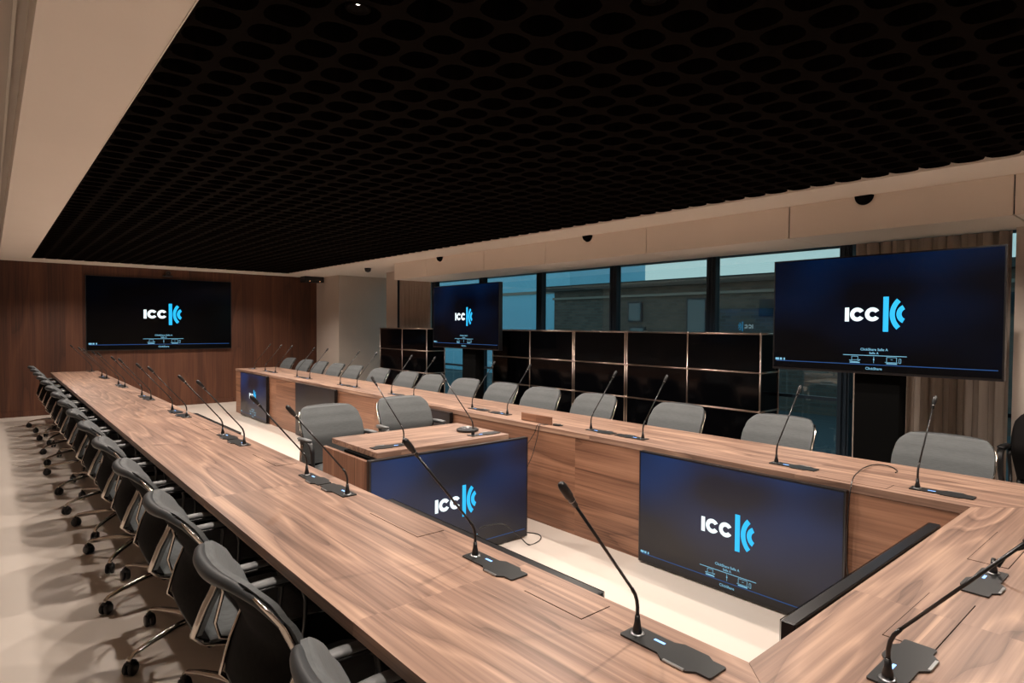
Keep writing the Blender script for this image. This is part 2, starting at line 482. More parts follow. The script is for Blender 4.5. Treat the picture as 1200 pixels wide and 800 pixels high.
# outside
def brickmat():
    x = mat('dark_brick', (0.1, 0.08, 0.07), 0.85)
    b = x.node_tree.nodes['Principled BSDF']
    t = N(x, 'ShaderNodeTexCoord'); s = N(x, 'ShaderNodeSeparateXYZ'); c = N(x, 'ShaderNodeCombineXYZ')
    L(x, t.outputs['Object'], s.inputs[0]); L(x, s.outputs[1], c.inputs[0]); L(x, s.outputs[2], c.inputs[1])
    br = N(x, 'ShaderNodeTexBrick'); br.inputs['Scale'].default_value = 1
    br.inputs['Brick Width'].default_value = .24; br.inputs['Row Height'].default_value = .08; br.inputs['Mortar Size'].default_value = .01
    br.inputs['Color1'].default_value = (0.17, 0.12, 0.095, 1); br.inputs['Color2'].default_value = (0.10, 0.075, 0.06, 1); br.inputs['Mortar'].default_value = (0.12, 0.11, 0.10, 1)
    L(x, c.outputs[0], br.inputs['Vector']); L(x, br.outputs[0], b.inputs['Base Color'])
    return x
brick_m = brickmat()
cornice_m = mat('cornice_stone', (0.30, 0.26, 0.22), 0.8)
pane_m = mat('sky_reflecting_pane', (0.05, 0.08, 0.10), 0.05, spec=1.0, metal=0.6)
pale_m = noisy('pale_render_wall', (0.30, 0.66, 0.86), (0.34, 0.72, 0.92), (.4, .4, .4), 0.8)
bl = empty('brick_building', (13.0, 5.0, -0.3))
tag(bl, 'low dark brick building seen across the street through the windows', 'building')
BX = 13.0
def lb(q, x0, x1, y0, y1, z0, z1): q.box(x0-13.0, x1-13.0, y0-5.0, y1-5.0, z0+.3, z1+.3)
q = MB(); lb(q, BX, BX+4, -6, 13.2, -.3, 2.62); q.build('facade', brick_m, bl)
q = MB(); lb(q, BX-.25, BX+4.1, -6.2, 13.35, 2.52, 2.68); q.build('roof_edge', mat('roof_edge_dark', (0.05, 0.045, 0.04), 0.8), bl)
q = MB(); lb(q, BX-.08, BX, -6, 13.2, 2.28, 2.34); q.build('cornice', cornice_m, bl)
for (y0, y1, z0, z1) in [(5.1, 6.7, 1.75, 2.12), (8.0, 8.55, -.1, 2.2), (9.9, 10.35, 1.62, 2.15), (9.8, 10.3, -.1, 1.5), (2.2, 3.8, 1.75, 2.12), (-.5, 1.0, 1.75, 2.12)]:
    q = MB(); lb(q, BX-.05, BX+.0, y0, y1, z0, z1); wn = q.build('building_window', frame_m, bl)
    q = MB(); lb(q, BX-.06, BX-.05, y0+.04, (y0+y1)/2-.02 if y1-y0 > 1 else y1-.04, z0+.04, z1-.04)
    if y1-y0 > 1: lb(q, BX-.06, BX-.05, (y0+y1)/2+.02, y1-.04, z0+.04, z1-.04)
    q.build('building_pane', pane_m, wn)
pb = MB().box(0, 4, -4.0, 12, 0, 5.2).build('pale_building', pale_m)
pb.location = (14.5, 18.0, -.3)
tag(pb, 'plain pale blue-grey building beyond the far windows', 'building')
MB().box(-.04, 0, -4.0, 12, 2.9, 3.0).build('ledge', cornice_m, pb)
struct(MB().box(6.5, 30, -20, 45, -.5, -.3).build('ground', mat('asphalt', (0.10, 0.10, 0.10), 0.8)), 'dark paved street outside')

# curtains
def curtain(name, x, y0, y1, z0, z1, lab, folds, amp=.035):
    n = int(folds*14)
    def fn(u, v, off=0):
        ph = u*folds*2*PI
        return (x+off+amp*math.sin(ph+.6*math.sin(u*17))*(0.8+.2*math.sin(u*9)), y0+(y1-y0)*u+.012*math.sin(2*ph), z0+(z1-z0)*v)
    q = MB(); q.grid(lambda u, v: fn(u, v), n, 2); q.grid(lambda u, v: fn(u, v, .004), n, 2, flip=True)
    o = q.build(name, curtain_m)
    return tag(o, lab, 'curtain')
curtain('curtain', 5.545, 0.992, 2.02, 0.02, 2.205, 'taupe curtain hanging behind the large right display', 11, amp=.03)
curtain('curtain', 5.595, 8.62, 9.62, 0.02, 2.30, 'taupe curtain hanging behind the far black cabinet', 10, amp=.009)

# ------------------------------------------------------------------ tables
TZ, TT = 0.74, 0.036
XA, XB = 0.697, 1.300
XC, XD = 3.170, 3.848
YN0, YN1, YF = 0.080, 0.682, 11.62
YFR = 10.92
g = .0012
def lid(parent, x0, x1, y0, y1, mt):
    gp = MB().box(x0-.002, x1+.002, y0-.002, y1+.002, TZ-.01, TZ+.0004).build('flap_gap', void)
    l = MB().box(x0, x1, y0, y1, TZ-.008, TZ+.0014).build('flap_lid', mt, parent)
    gp.parent = l
    return l
# left
lt = tag(empty('conference_table', ((XA+XB)/2, 6, 0)), 'long walnut table on the left with office chairs along its outer side', 'table')
def rel(o, p): o.location = (-p.location[0], -p.location[1], -p.location[2]); return o
def part(q, name, mt, p): return rel(q.build(name, mt, p), p)
part(MB().prism([(XA, YN0+g*1.4), (XB, YN1+g*1.4), (XB, YF), (XA, YF)], TZ-TT, TZ), 'table_top', wood_y, lt)
part(MB().box(XB-.030, XB-.008, YN1+.0, YF-.01, 0, TZ-TT), 'front_panel', panel_y, lt)
part(MB().box(1.100, 1.112, YN0+.7, YF-.05, 0.0, TZ-TT), 'inner_lining', black_panel, lt)
part(MB().box(XA+.03, XB-.036, YF-.045, YF-.015, 0, TZ-TT), 'end_panel', panel_x, lt)
for yy in (1.35, 2.78, 4.21, 5.64, 7.07, 8.50, 9.93):
    part(MB().box(1.113, XB-.036, yy-.012, yy+.012, 0, TZ-TT), 'support', black_panel, lt)
for (a, b) in [(1.066, 1.285), (1.862, 2.22), (3.28, 3.66), (4.72, 5.12), (6.18, 6.58), (7.62, 8.02)]:
    l = lid(lt, 1.158, 1.268, a, b, wood_y); rel(l, lt); 
# right
rt = tag(empty('conference_table', ((XC+XD)/2, 6, 0)), 'long walnut table on the right with screens on its inner face', 'table')
part(MB().prism([(XC, YN1+g*1.4), (XD, YN0+g*1.4), (XD, YFR), (XC, YFR)], TZ-TT, TZ), 'table_top', wood_y, rt)
part(MB().box(XC+.006, XC+.03, YN1+.0, YFR-.01, 0, TZ-TT-.004), 'front_panel', panel_y, rt)
part(MB().box(XC+.03, XC+.036, YN1+.6, YFR-.01, 0, TZ-TT), 'inner_lining', black_panel, rt)
part(MB().box(XC+.036, XD-.03, YFR-.045, YFR-.015, 0, TZ-TT), 'end_panel', panel_x, rt)
for yy in (1.52, 3.28, 4.73, 6.07, 8.19, 9.61):
    part(MB().box(XC+.036, XD-.43, yy-.012, yy+.012, 0, TZ-TT), 'support', black_panel, rt)
for (a, b) in [(1.02, 1.34), (4.78, 5.18), (6.2, 6.55), (7.62, 8.02)]:
    l = lid(rt, 3.215, 3.315, a, b, wood_y); rel(l, rt)
# raised flap with plugs
rf = part(MB().box(-.006, .006, -.175, .175, 0, .062, .002), 'raised_flap', panel_y, rt)
rf.location = (3.262-rt.location[0], 3.50-6, TZ+.001)
# near
nt_ = tag(empty('conference_table', (2.27, .38, 0)), 'walnut table across the near end with its mitred corners', 'table')
part(MB().prism([(XA+g*1.4, YN0), (XD-g*1.4, YN0), (XC, YN1), (XB, YN1)], TZ-TT, TZ), 'table_top', wood_x, nt_)
part(MB().box(XB+.0, XC-.0, YN1-.030, YN1-.008, 0, TZ-TT), 'front_panel', panel_x, nt_)
part(MB().box(XB+.2, XC-.2, YN1-.036, YN1-.0305, 0, TZ-TT), 'inner_lining', black_panel, nt_)
for xx in (1.5, 2.97):
    part(MB().box(xx-.012, xx+.012, YN0+.2, YN1-.036, 0, TZ-TT), 'support', black_panel, nt_)
for (a, b) in [(1.674, 2.045), (2.445, 2.86)]:
    l = lid(nt_, a, b, .425, .530, wood_x); rel(l, nt_)
# centre desk
CX0, CX1, CY0, CY1 = 1.735, 2.76, 3.245, 3.870
ct = tag(empty('centre_desk', (2.25, 3.55, 0)), 'small walnut desk standing in the middle of the table ring', 'desk')
part(MB().box(CX0, CX1, CY0, CY1, TZ-.034, TZ, .001), 'desk_top', wood_x, ct)
part(MB().box(CX0-.055, CX0-.030, CY0-.02, CY1+.02, 0, 0.690), 'side_panel', panel_z, ct)
part(MB().box(CX1+.03, CX1+.055, CY0-.02, CY1+.02, 0, 0.690), 'side_panel', panel_z, ct)
part(MB().box(CX0-.030, CX1+.03, CY0-.02, CY0+.005, 0, 0.690), 'front_panel', panel_x, ct)
part(MB().box(CX0-.030, CX1+.03, CY0+.005, CY1-.25, 0.60, TZ-.0345), 'frame', black_panel, ct)

# ------------------------------------------------------------------ displays
def text_mesh(body, size, name, mt, parent, x, z, y, spacing=1.0):
    cu = bpy.data.curves.new(name, 'FONT'); cu.body = body; cu.size = size; cu.align_x = 'CENTER'; cu.align_y = 'CENTER'
    cu.space_character = spacing
    cu.offset = size*.012
    o = bpy.data.objects.new('tmp', cu); COL.objects.link(o)
    bpy.context.view_layer.update()
    me = bpy.data.meshes.new_from_object(o.evaluated_get(bpy.context.evaluated_depsgraph_get()))
    bpy.data.objects.remove(o)
    me.name = name
    me.transform(Matrix.Translation((x, y, z)) @ Matrix.Rotation(PI/2, 4, 'X'))
    me.materials.clear(); me.materials.append(mt)
    q = bpy.data.objects.new(name, me); COL.objects.link(q); q.parent = parent
    return q

def flat(q, pts, y):
    """polygon (x, z) facing -y"""
    q.add([(a, y, b) for a, b in pts], [tuple(range(len(pts)))])
def arcband(q, cx, cz, ro, ri, a0, a1, y, seg=20):
    for k in range(seg):
        t0 = math.radians(a0+(a1-a0)*k/seg); t1 = math.radians(a0+(a1-a0)*(k+1)/seg)
        flat(q, [(cx+ri*math.cos(t0), cz+ri*math.sin(t0)), (cx+ro*math.cos(t0), cz+ro*math.sin(t0)),
                 (cx+ro*math.cos(t1), cz+ro*math.sin(t1)), (cx+ri*math.cos(t1), cz+ri*math.sin(t1))], y)

def display(name, W, H, smat, content=True, depth=.038, edge=True):
    """origin bottom centre of the front face, screen looks along -y"""
    r = empty(name)
    MB().box(-W/2, W/2, 0, depth, 0, H, .003).build('casing', bezel, r)
    bz = .010; bb = .016
    q = MB(); q.add([(-W/2+bz, -.001, bb), (W/2-bz, -.001, bb), (W/2-bz, -.001, H-bz), (-W/2+bz, -.001, H-bz)], [(0, 1, 2, 3)])
    sc = q.build('screen', smat, r)
    if edge:
        e_ = .0030; q = MB(); a, b = W/2+.0004, W/2-e_
        vs = [(-a, -.0012, -.0004), (a, -.0012, -.0004), (a, -.0012, H+.0004), (-a, -.0012, H+.0004), (-b, -.0012, e_), (b, -.0012, e_), (b, -.0012, H-e_), (-b, -.0012, H-e_)]
        q.add(vs, [(0, 1, 5, 4), (1, 2, 6, 5), (2, 3, 7, 6), (3, 0, 4, 7)]); q.build('metal_edge', bezel_line, r)
    if content:
        y = -.0022; cz = H*.50; x0 = -.135*W; k = .27*W/575
        def X(p): return x0+(p-75)*k
        q = MB()
        lh = .0345*W
        flat(q, [(X(75), cz-lh), (X(117), cz-lh), (X(117), cz+lh), (X(75), cz+lh)], y)
        for c in (197, 342):
            arcband(q, X(c), cz, 72*k, 30*k, 32, 328, y)
        q.build('logo_letters', logo_white, sc)
        q = MB()
        flat(q, [(X(440), cz-.0835*W), (X(490), cz-.0835*W), (X(490), cz+.0835*W), (X(440), cz+.0835*W)], y)
        arcband(q, X(500)+.105*W, cz, .105*W, .083*W, 136, 224, y)
        arcband(q, X(560)+.0475*W, cz, .0475*W, .0255*W, 118, 242, y)
        q.build('logo_mark', logo_cyan, sc)
        text_mesh('ClickShare Salle A', .0165*W, 'screen_text', ui_cyan, sc, 0, H*.205, y)
        text_mesh('Salle A', .0150*W, 'screen_text', ui_cyan, sc, 0, H*.175, y)
        text_mesh('ClickShare', .0170*W, 'screen_text', ui_cyan, sc, 0, H*.045, y)
        q = MB()
        t = .0018*W
        def line(a, b, w_=t):
            a = Vector(a); b = Vector(b); d = (b-a).normalized(); n = Vector((-d.y, d.x))*w_/2
            flat(q, [tuple(a-n), tuple(b-n), tuple(b+n), tuple(a+n)], y)
        zl = H*.155
        line((-.14*W, zl), (.14*W, zl), .0028*W)
        line((0, zl-.004*W), (0, zl-.036*W)); flat(q, [(-.003*W, zl-.022*W), (.003*W, zl-.022*W), (.003*W, zl-.016*W), (-.003*W, zl-.016*W)], y)
        # dongle and laptop icon at left
        cx, c2 = -.085*W, zl-.006*W
        for a, b in (((-.014, 0), (-.014, -.018)), ((.014, 0), (.014, -.018)), ((-.014, 0), (.014, 0)), ((-.026, -.020), (.026, -.016)), ((-.026, -.020), (-.010, -.026)), ((.026, -.016), (.010, -.026)), ((-.010, -.026), (.010, -.026))):
            line((cx+a[0]*W, c2+a[1]*W), (cx+b[0]*W, c2+b[1]*W))
        cx = .078*W
        for a, b in (((-.022, 0), (-.022, -.022)), ((.020, 0), (.020, -.022)), ((-.022, 0), (.020, 0)), ((-.030, -.024), (.026, -.024)), ((.030, -.006), (.038, -.006)), ((.038, -.006), (.038, -.026)), ((.030, -.006), (.030, -.026)), ((.030, -.026), (.038, -.026)), ((-.005, -.011), (.004, -.011))):
            line((cx+a[0]*W, c2+a[1]*W), (cx+b[0]*W, c2+b[1]*W))
        line((-.108*W, zl-.036*W), (-.062*W, zl-.036*W), .005*W); line((.055*W, zl-.036*W), (.10*W, zl-.036*W), .005*W)
        q.build('screen_icons', ui_cyan, sc)
        q = MB(); line2 = MB()
        flat(line2, [(-W/2+.02*W, H*.075), (W/2-.02*W, H*.075), (W/2-.02*W, H*.082), (-W/2+.02*W, H*.082)], -.0016)
        line2.build('task_bar', ui_blue, sc)
        for c, ww in ((-.475, .010), (-.455, .006), (-.437, .004)):
            flat(q, [((c-ww)*W, H*.085), ((c+ww)*W, H*.085), ((c+ww)*W, H*.105), ((c-ww)*W, H*.105)], y)
        q.build('status_icons', ui_cyan, sc)
    return r

W55, H55 = 1.228, 0.702
d0 = display('display_screen', W55, H55, scr_blue)
tag(d0, 'lit display on the floor at the near end of the right table face', 'display', 'displays standing against the tables')
d0.location = (3.127, 1.778, .012); d0.rotation_euler = (0, 0, -PI/2)
def place(src, loc, rz, lab, grp=None):
    c = copy_tree(src); c.location = loc; c.rotation_euler = (0, 0, rz); c['label'] = lab
    if grp: c['group'] = grp
    return c
place(d0, (3.128, 9.89, .012), -PI/2, 'lit display against the far end of the right table face')
place(d0, (2.267, 3.180, .012), 0, 'lit display covering the front of the small centre desk')
off = display('display_screen', W55, H55, scr_dim, content=False)
tag(off, 'dark blank display on the right table face behind the left grey chair', 'display', 'displays standing against the tables')
off.location = (3.128, 7.52, .012); off.rotation_euler = (0, 0, -PI/2)
place(off, (3.128, 5.115, .012), -PI/2, 'dark blank display on the right table face beside the centre desk')
lo = place(off, (1.343, 1.762, .030), PI/2, 'display against the left table, its black top rim nearest the viewer')
place(off, (1.343, 5.115, .030), PI/2, 'display against the left table, black top rim at mid-length')
nr = place(off, (2.155, .725, .045), PI, 'display behind the near table with its black rim above the walnut')
for o in list(COL.objects):
    pass
big = display('wall_display', 2.29, 1.265, scr_wall, depth=.06)
tag(big, 'wide display mounted on the dark walnut back wall', 'display')
big.location = (2.365, YB-.062, 1.028)
MB().box(-.5, .5, .06, .0615, .3, .9).build('wall_bracket', black_pl, big)

def tv_stand(loc, lab, yc):
    r = display('floor_stand_display', 1.447, 0.838, scr_deep, depth=.055)
    tag(r, lab, 'display')
    r.location = loc; r.rotation_euler = (0, 0, -PI/2)
    z = -loc[2]
    MB().box(-.145+yc, .145+yc, .060, .20, z+.02, .55, .004).build('stand_column', black_panel, r)
    MB().box(-.42+yc, .42+yc, -.12, .42, z, z+.02, .004).build('stand_foot', black_pl, r)
    MB().box(-.3+yc, .3+yc, .0555, .062, .2, .65).build('mounting_plate', black_pl, r)
    return r
tv_stand((4.70, 1.586, 1.178), 'large lit display on a black column at the right, before the curtain', 0.0)
tv_stand((4.70, 6.445, 1.195), 'smaller-looking lit display on a black column between the two black cabinets', 0.03)
lw = display('wall_display', 1.447, .838, scr_blue, depth=.055)
tag(lw, 'display on the left wall, seen only as a mirrored logo in the window', 'display')
lw.location = (XL+.056, 7.28, 1.10); lw.rotation_euler = (0, 0, PI/2)

# ------------------------------------------------------------------ cabinets with chrome tubes
def cabinet(y0, n, lab):
    x0, x1 = 5.22, 5.56
    wd = .75; rh = .35; z0 = .04
    r = tag(empty('black_cabinet', (x0, y0+n*wd/2, 0)), lab, 'cabinet')
    y1 = y0+n*wd
    t = .0082
    q = MB()
    for k in range(n+1):
        yy = y0+k*wd
        for xx in (x0, x1): q.tube([(xx, yy, z0), (xx, yy, z0+4*rh)], t, 10)
        for j in range(5): q.tube([(x0, yy, z0+j*rh), (x1, yy, z0+j*rh)], t, 8)
    for j in range(5):
        for xx in (x0, x1): q.tube([(xx, y0, z0+j*rh), (xx, y1, z0+j*rh)], t, 10)
    for k in range(n+1):
        for xx in (x0, x1):
            for j in range(5):
                q.lathe([(.001, -.0145), (.010, -.011), (.0145, 0), (.010, .011), (.001, .0145)], 10, None, (xx, y0+k*wd, z0+j*rh))
            q.cyl((xx, y0+k*wd), .012, 0, z0, 10)
    part(q, 'tube_frame', tube_m, r)
    part(MB().box(x0+.012, x1-.002, y0+.003, y0+.010, z0+.005, z0+4*rh-.005).box(x0+.012, x1-.002, y1-.010, y1-.003, z0+.005, z0+4*rh-.005)
         .box(x1-.010, x1-.003, y0+.012, y1-.012, z0+.005, z0+4*rh-.005).box(x0+.005, x1-.004, y0+.012, y1-.012, z0+4*rh-.010, z0+4*rh-.003)
         .box(x0+.012, x1-.004, y0+.012, y1-.012, z0+.003, z0+.010), 'cabinet_body', cab_black, r)
    for k in range(n):
        for j in range(4):
            d = part(MB().box(x0-.002, x0+.010, y0+k*wd+.013, y0+(k+1)*wd-.013, z0+j*rh+.013, z0+(j+1)*rh-.013, .002), 'door', cab_black, r)
    return r
cabinet(2.678, 2, 'two-bay black cabinet with chrome tubes, nearest the right display')
cabinet(4.206, 1, 'single-bay black cabinet with chrome tubes between two wider ones')
cabinet(4.984, 2, 'two-bay black cabinet with chrome tubes just right of the middle display')
cabinet(8.145, 2, 'two-bay black cabinet in front of the far curtain')

# ------------------------------------------------------------------ chairs
def lerp_prof(P, t):
    for i in range(len(P)-1):
        if t <= P[i+1][0]:
            a, b = P[i], P[i+1]; k = (t-a[0])/(b[0]-a[0]); k = k*k*(3-2*k)*.5+k*.5
            return a[1]+(b[1]-a[1])*k
    return P[-1][1]
# profile of the back: height -> distance behind the column
PX = [(.385, -.10), (.41, -.175), (.455, -.222), (.53, -.212), (.645, -.185), (.74, -.222), (.80, -.262), (.872, -.312)]
PW = [(.385, .20), (.42, .225), (.60, .248), (.74, .252), (.80, .245), (.872, .222)]
def back_pt(u, z, off=0.0):
    """u -1..1"""
    x = lerp_prof(PX, z); hw = lerp_prof(PW, z)
    x += .055*abs(u)**2.2*min(1, max(0, (z-.42)/.25))
    return (x+off, u*hw, z)
def make_chair(fab, rim, shell, metal, pad, tall=1.0):
    r = empty('office_chair')
    # backrest: padded front surface with rounded upper corners
    def warp(u, v):
        U_ = 2*u-1; z = .455+(.872-.455)*(1-(1-v)**1.9)
        # round the upper corners
        cz = .868-.055; 
        if z > cz:
            k = min(1, (z-cz)/.059)
            lim = 1-.19*(1-math.sqrt(max(0, 1-k*k)))
            U_ *= lim
        return U_, z
    q = MB()
    def front(u, v):
        a, z = warp(u, v); e = 1-abs(2*u-1)**6
        return back_pt(a*.985, z, .016+.016*e*min(1, (1-v)*8+.15))
    def rear(u, v):
        a, z = warp(u, v); return back_pt(a*.985, z, .001)
    nu, nv = 16, 18
    q.grid(front, nu, nv); q.grid(rear, nu, nv, flip=True)
    for (fa, fb, fl) in ((lambda t: front(0, t), lambda t: rear(0, t), False), (lambda t: front(1, t), lambda t: rear(1, t), True), (lambda t: front(t, 1), lambda t: rear(t, 1), False), (lambda t: front(t, 0), lambda t: rear(t, 0), True)):
        q.grid(lambda u, v: (fa(u) if v < .5 else fb(u)), nv, 1)
    q.build('backrest', fab, r)
    q = MB()
    def sh(off):
        def f(u, v):
            U_ = (2*u-1)*.93; z = .390+(.860-.390)*(1-(1-v)**1.9)
            cz = .868-.055
            if z > cz:
                k = min(1, (z-cz)/.059); U_ *= 1-.19*(1-math.sqrt(max(0, 1-k*k)))
            return back_pt(U_, z, off)
        return f
    q.grid(sh(.002), 14, 18); q.grid(sh(-.008), 14, 18, flip=True)
    a, b = sh(.002), sh(-.008)
    q.grid(lambda u, v: (a(0, u) if v < .5 else b(0, u)), 18, 1); q.grid(lambda u, v: (a(1, u) if v < .5 else b(1, u)), 18, 1)
    q.grid(lambda u, v: (a(u, 1) if v < .5 else b(u, 1)), 14, 1)
    q.build('back_shell', shell, r)
    # rim over the top edge
    q = MB(); path = []
    for k in range(25):
        t = k/24*2-1
        s_ = abs(t)
        if s_ < .62: U_, z = t/.62*.70, .868
        else:
            ang = (s_-.62)/.38*PI/2
            U_ = math.copysign(.70+.30*math.sin(ang), t); z = .868-.095*(1-math.cos(ang))
        path.append(back_pt(U_*.955, z-.006, -.008))
    rr = [.009+.010*(1-abs(k/24*2-1)**2) for k in range(25)]
    q.tube(path, rr, 10, flat=1.0)
    q.build('back_rim', rim, r)
    for s_ in (-1, 1):
        q = MB(); path = []
        for z in (.842, .80, .76, .72, .68, .645, .60, .55, .50, .455, .42, .395):
            p = back_pt(s_*(.955 if z < .82 else .93), z, -.012); path.append(p)
        path += [(-.10, s_*.215, .392), (-.02, s_*.19, .395), (.03, s_*.14, .40)]
        q.tube(path, [.010]+[.017]*5+[.016]*4+[.016, .018, .020, .018, .014], 8, flat=.35, up=(1, 0, 0))
        fr = q.build('side_frame', metal, r)
        q = MB()
        q.tube([(-.150, s_*.256, .645), (-.140, s_*.258, .60), (-.165, s_*.255, .50), (-.150, s_*.250, .445), (-.08, s_*.245, .415), (.05, s_*.24, .41), (.16, s_*.235, .415)], [.012, .011, .010, .011, .012, .011, .009], 8, flat=.6, up=(1, 0, 0))
        q.build('seat_rail', metal, r)
        q = MB()
        pth = [(-.165, s_*.262, .648), (-.10, s_*.268, .655), (-.02, s_*.270, .656), (.015, s_*.270, .652), (.040, s_*.269, .630), (.050, s_*.266, .58), (.045, s_*.260, .50), (.03, s_*.252, .43)]
        q.tube(pth, [.016, .020, .020, .020, .019, .017, .015, .013], 8, flat=.42, up=(0, 0, 1))
        ar = q.build('armrest', black_pl, r)
        MB().tube([(-.160, s_*.268, .660), (-.150, s_*.269, .666), (-.06, s_*.270, .669), (.010, s_*.270, .668), (.018, s_*.270, .662)], [.012, .020, .022, .021, .012], 12, flat=.5, up=(0, 0, 1)).build('arm_pad', pad, ar)
    q = MB()
    def seat_top(u, v):
        x = -.17+.40*v; y = (2*u-1)*.215
        e = (1-abs(2*u-1)**5)*(1-abs(2*v-1)**7)
        return (x, y, .425+.045*e-.02*max(0, v-.8)/.2)
    q.grid(seat_top, 14, 14); q.grid(lambda u, v: (-.17+.40*v, (2*u-1)*.215, .412), 14, 14, flip=True)
    bo = lambda u, v: (-.17+.40*v, (2*u-1)*.215, .412)
    for fa, fb in ((lambda t: seat_top(0, t), lambda t: bo(0, t)), (lambda t: seat_top(1, t), lambda t: bo(1, t)), (lambda t: seat_top(t, 0), lambda t: bo(t, 0)), (lambda t: seat_top(t, 1), lambda t: bo(t, 1))):
        q.grid(lambda u, v: (fa(u) if v < .5 else fb(u)), 14, 1)
    q.build('seat', fab, r)
    MB().box(-.18, .20, -.205, .205, .392, .412, .008).build('seat_shell', shell, r)
    MB().box(-.07, .07, -.06, .06, .352, .392, .01).cyl((0, 0), .026, .20, .355, 16).cyl((0, 0), .016, .12, .21, 16).build('gas_column', chrome, r)
    MB().lathe([(.02, .075), (.045, .08), (.050, .105), (.040, .130), (.02, .135)], 20).build('base_hub', metal, r)
    for k in range(4):
        an = PI/4+k*PI/2
        c, s_ = math.cos(an), math.sin(an)
        q = MB()
        q.tube([(c*.03, s_*.03, .110), (c*.12, s_*.12, .112), (c*.24, s_*.24, .100), (c*.315, s_*.315, .086), (c*.335, s_*.335, .074), (c*.338, s_*.338, .058)], [.024, .021, .017, .014, .011, .009], 8, flat=.6, up=(0, 0, 1))
        lg = q.build('base_leg', metal, r)
        q = MB(); cx, cy = c*.338, s_*.338
        wa = an+PI/2+.5*math.sin(3*k+1); ax = Vector((math.cos(wa), math.sin(wa), 0)); f_ = Vector((-ax.y, ax.x, 0))
        o = Vector((cx, cy, .029))+f_*.012
        for sd in (-1, 1):
            q.lathe([(.006, -.009), (.025, -.009), (.029, -.005), (.029, .005), (.025, .009), (.006, .009)], 16, ax, o+ax*sd*.013)
        q.tube([o+Vector((0, 0, .026))-f_*.02, o+Vector((0, 0, .034)), o+Vector((0, 0, .020))+f_*.024], .014, 8, flat=.5)
        q.cyl((cx, cy), .006, .03, .062, 8)
        q.build('caster', black_pl, lg)
    return r

ch0 = make_chair(grey_mesh, grey_rim, shell_black, alu, arm_grey)
KIDS.clear()
ORD = ['nearest', 'second', 'third', 'fourth', 'fifth', 'sixth', 'seventh', 'eighth', 'ninth', 'tenth', 'eleventh', 'twelfth', 'thirteenth', 'fourteenth', 'farthest']
GL = 'office chairs along the left table'
GR = 'office chairs along the right table'
for k in range(15):
    lab = '%s black-backed chair%s in the row left of the long table' % (ORD[k], '' if k in (0, 14) else ' from the near end')
    if k == 0: c = ch0; c['category'] = 'chair'; c['label'] = lab; c['group'] = GL
    else: c = copy_tree(ch0); c['label'] = lab
    c.location = (.735, .993+.715*k, 0); c.rotation_euler = (0, 0, random.uniform(-.035, .035))
    # the four-star base swivels on its own under each seat
    sw = random.choice([0.15, .6, 1.0, .35, -.3]) if k else .2
    for o in list(COL.objects):
        if o.parent == c and o.name.split('.')[0] == 'base_leg': o.rotation_euler = (0, 0, sw)
RY = [1.04, 2.01, 2.84, 3.72, 4.42, 5.05, 5.72, 6.43, 7.03, 7.78, 8.59, 9.21, 9.83, 10.46, 11.24]
for k, y in enumerate(RY):
    c = copy_tree(ch0); c['group'] = GR
    c['label'] = '%s grey-backed chair%s behind the right table' % (ORD[k], '' if k in (0, 14) else ' from the near end')
    c.location = (3.98, y, 0); c.rotation_euler = (0, 0, PI+random.uniform(-.04, .04))
for (x, y, rz, lab) in ((1.99, 4.24, -PI/2+.06, 'left of the two grey chairs behind the small centre desk'), (2.70, 4.38, -PI/2-.02, 'right of the two grey chairs behind the small centre desk')):
    c = copy_tree(ch0); c['group'] = 'chairs behind the centre desk'; c['label'] = lab
    c.location = (x, y, 0); c.rotation_euler = (0, 0, rz)
bf = mat('black_upholstery', (0.008, 0.007, 0.007), .8, spec=.2)
bc = make_chair(bf, mat('black_rim', (0.006, 0.006, 0.006), .6, spec=.2), shell_black, black_pl, black_pl)
bc.location = (5.02, .63, 0); bc.rotation_euler = (0, 0, PI); bc.scale = (1.09, 1.09, 1.09)
tag(bc, 'all-black chair standing by the beige pier at the right edge', 'chair')
KIDS.clear()

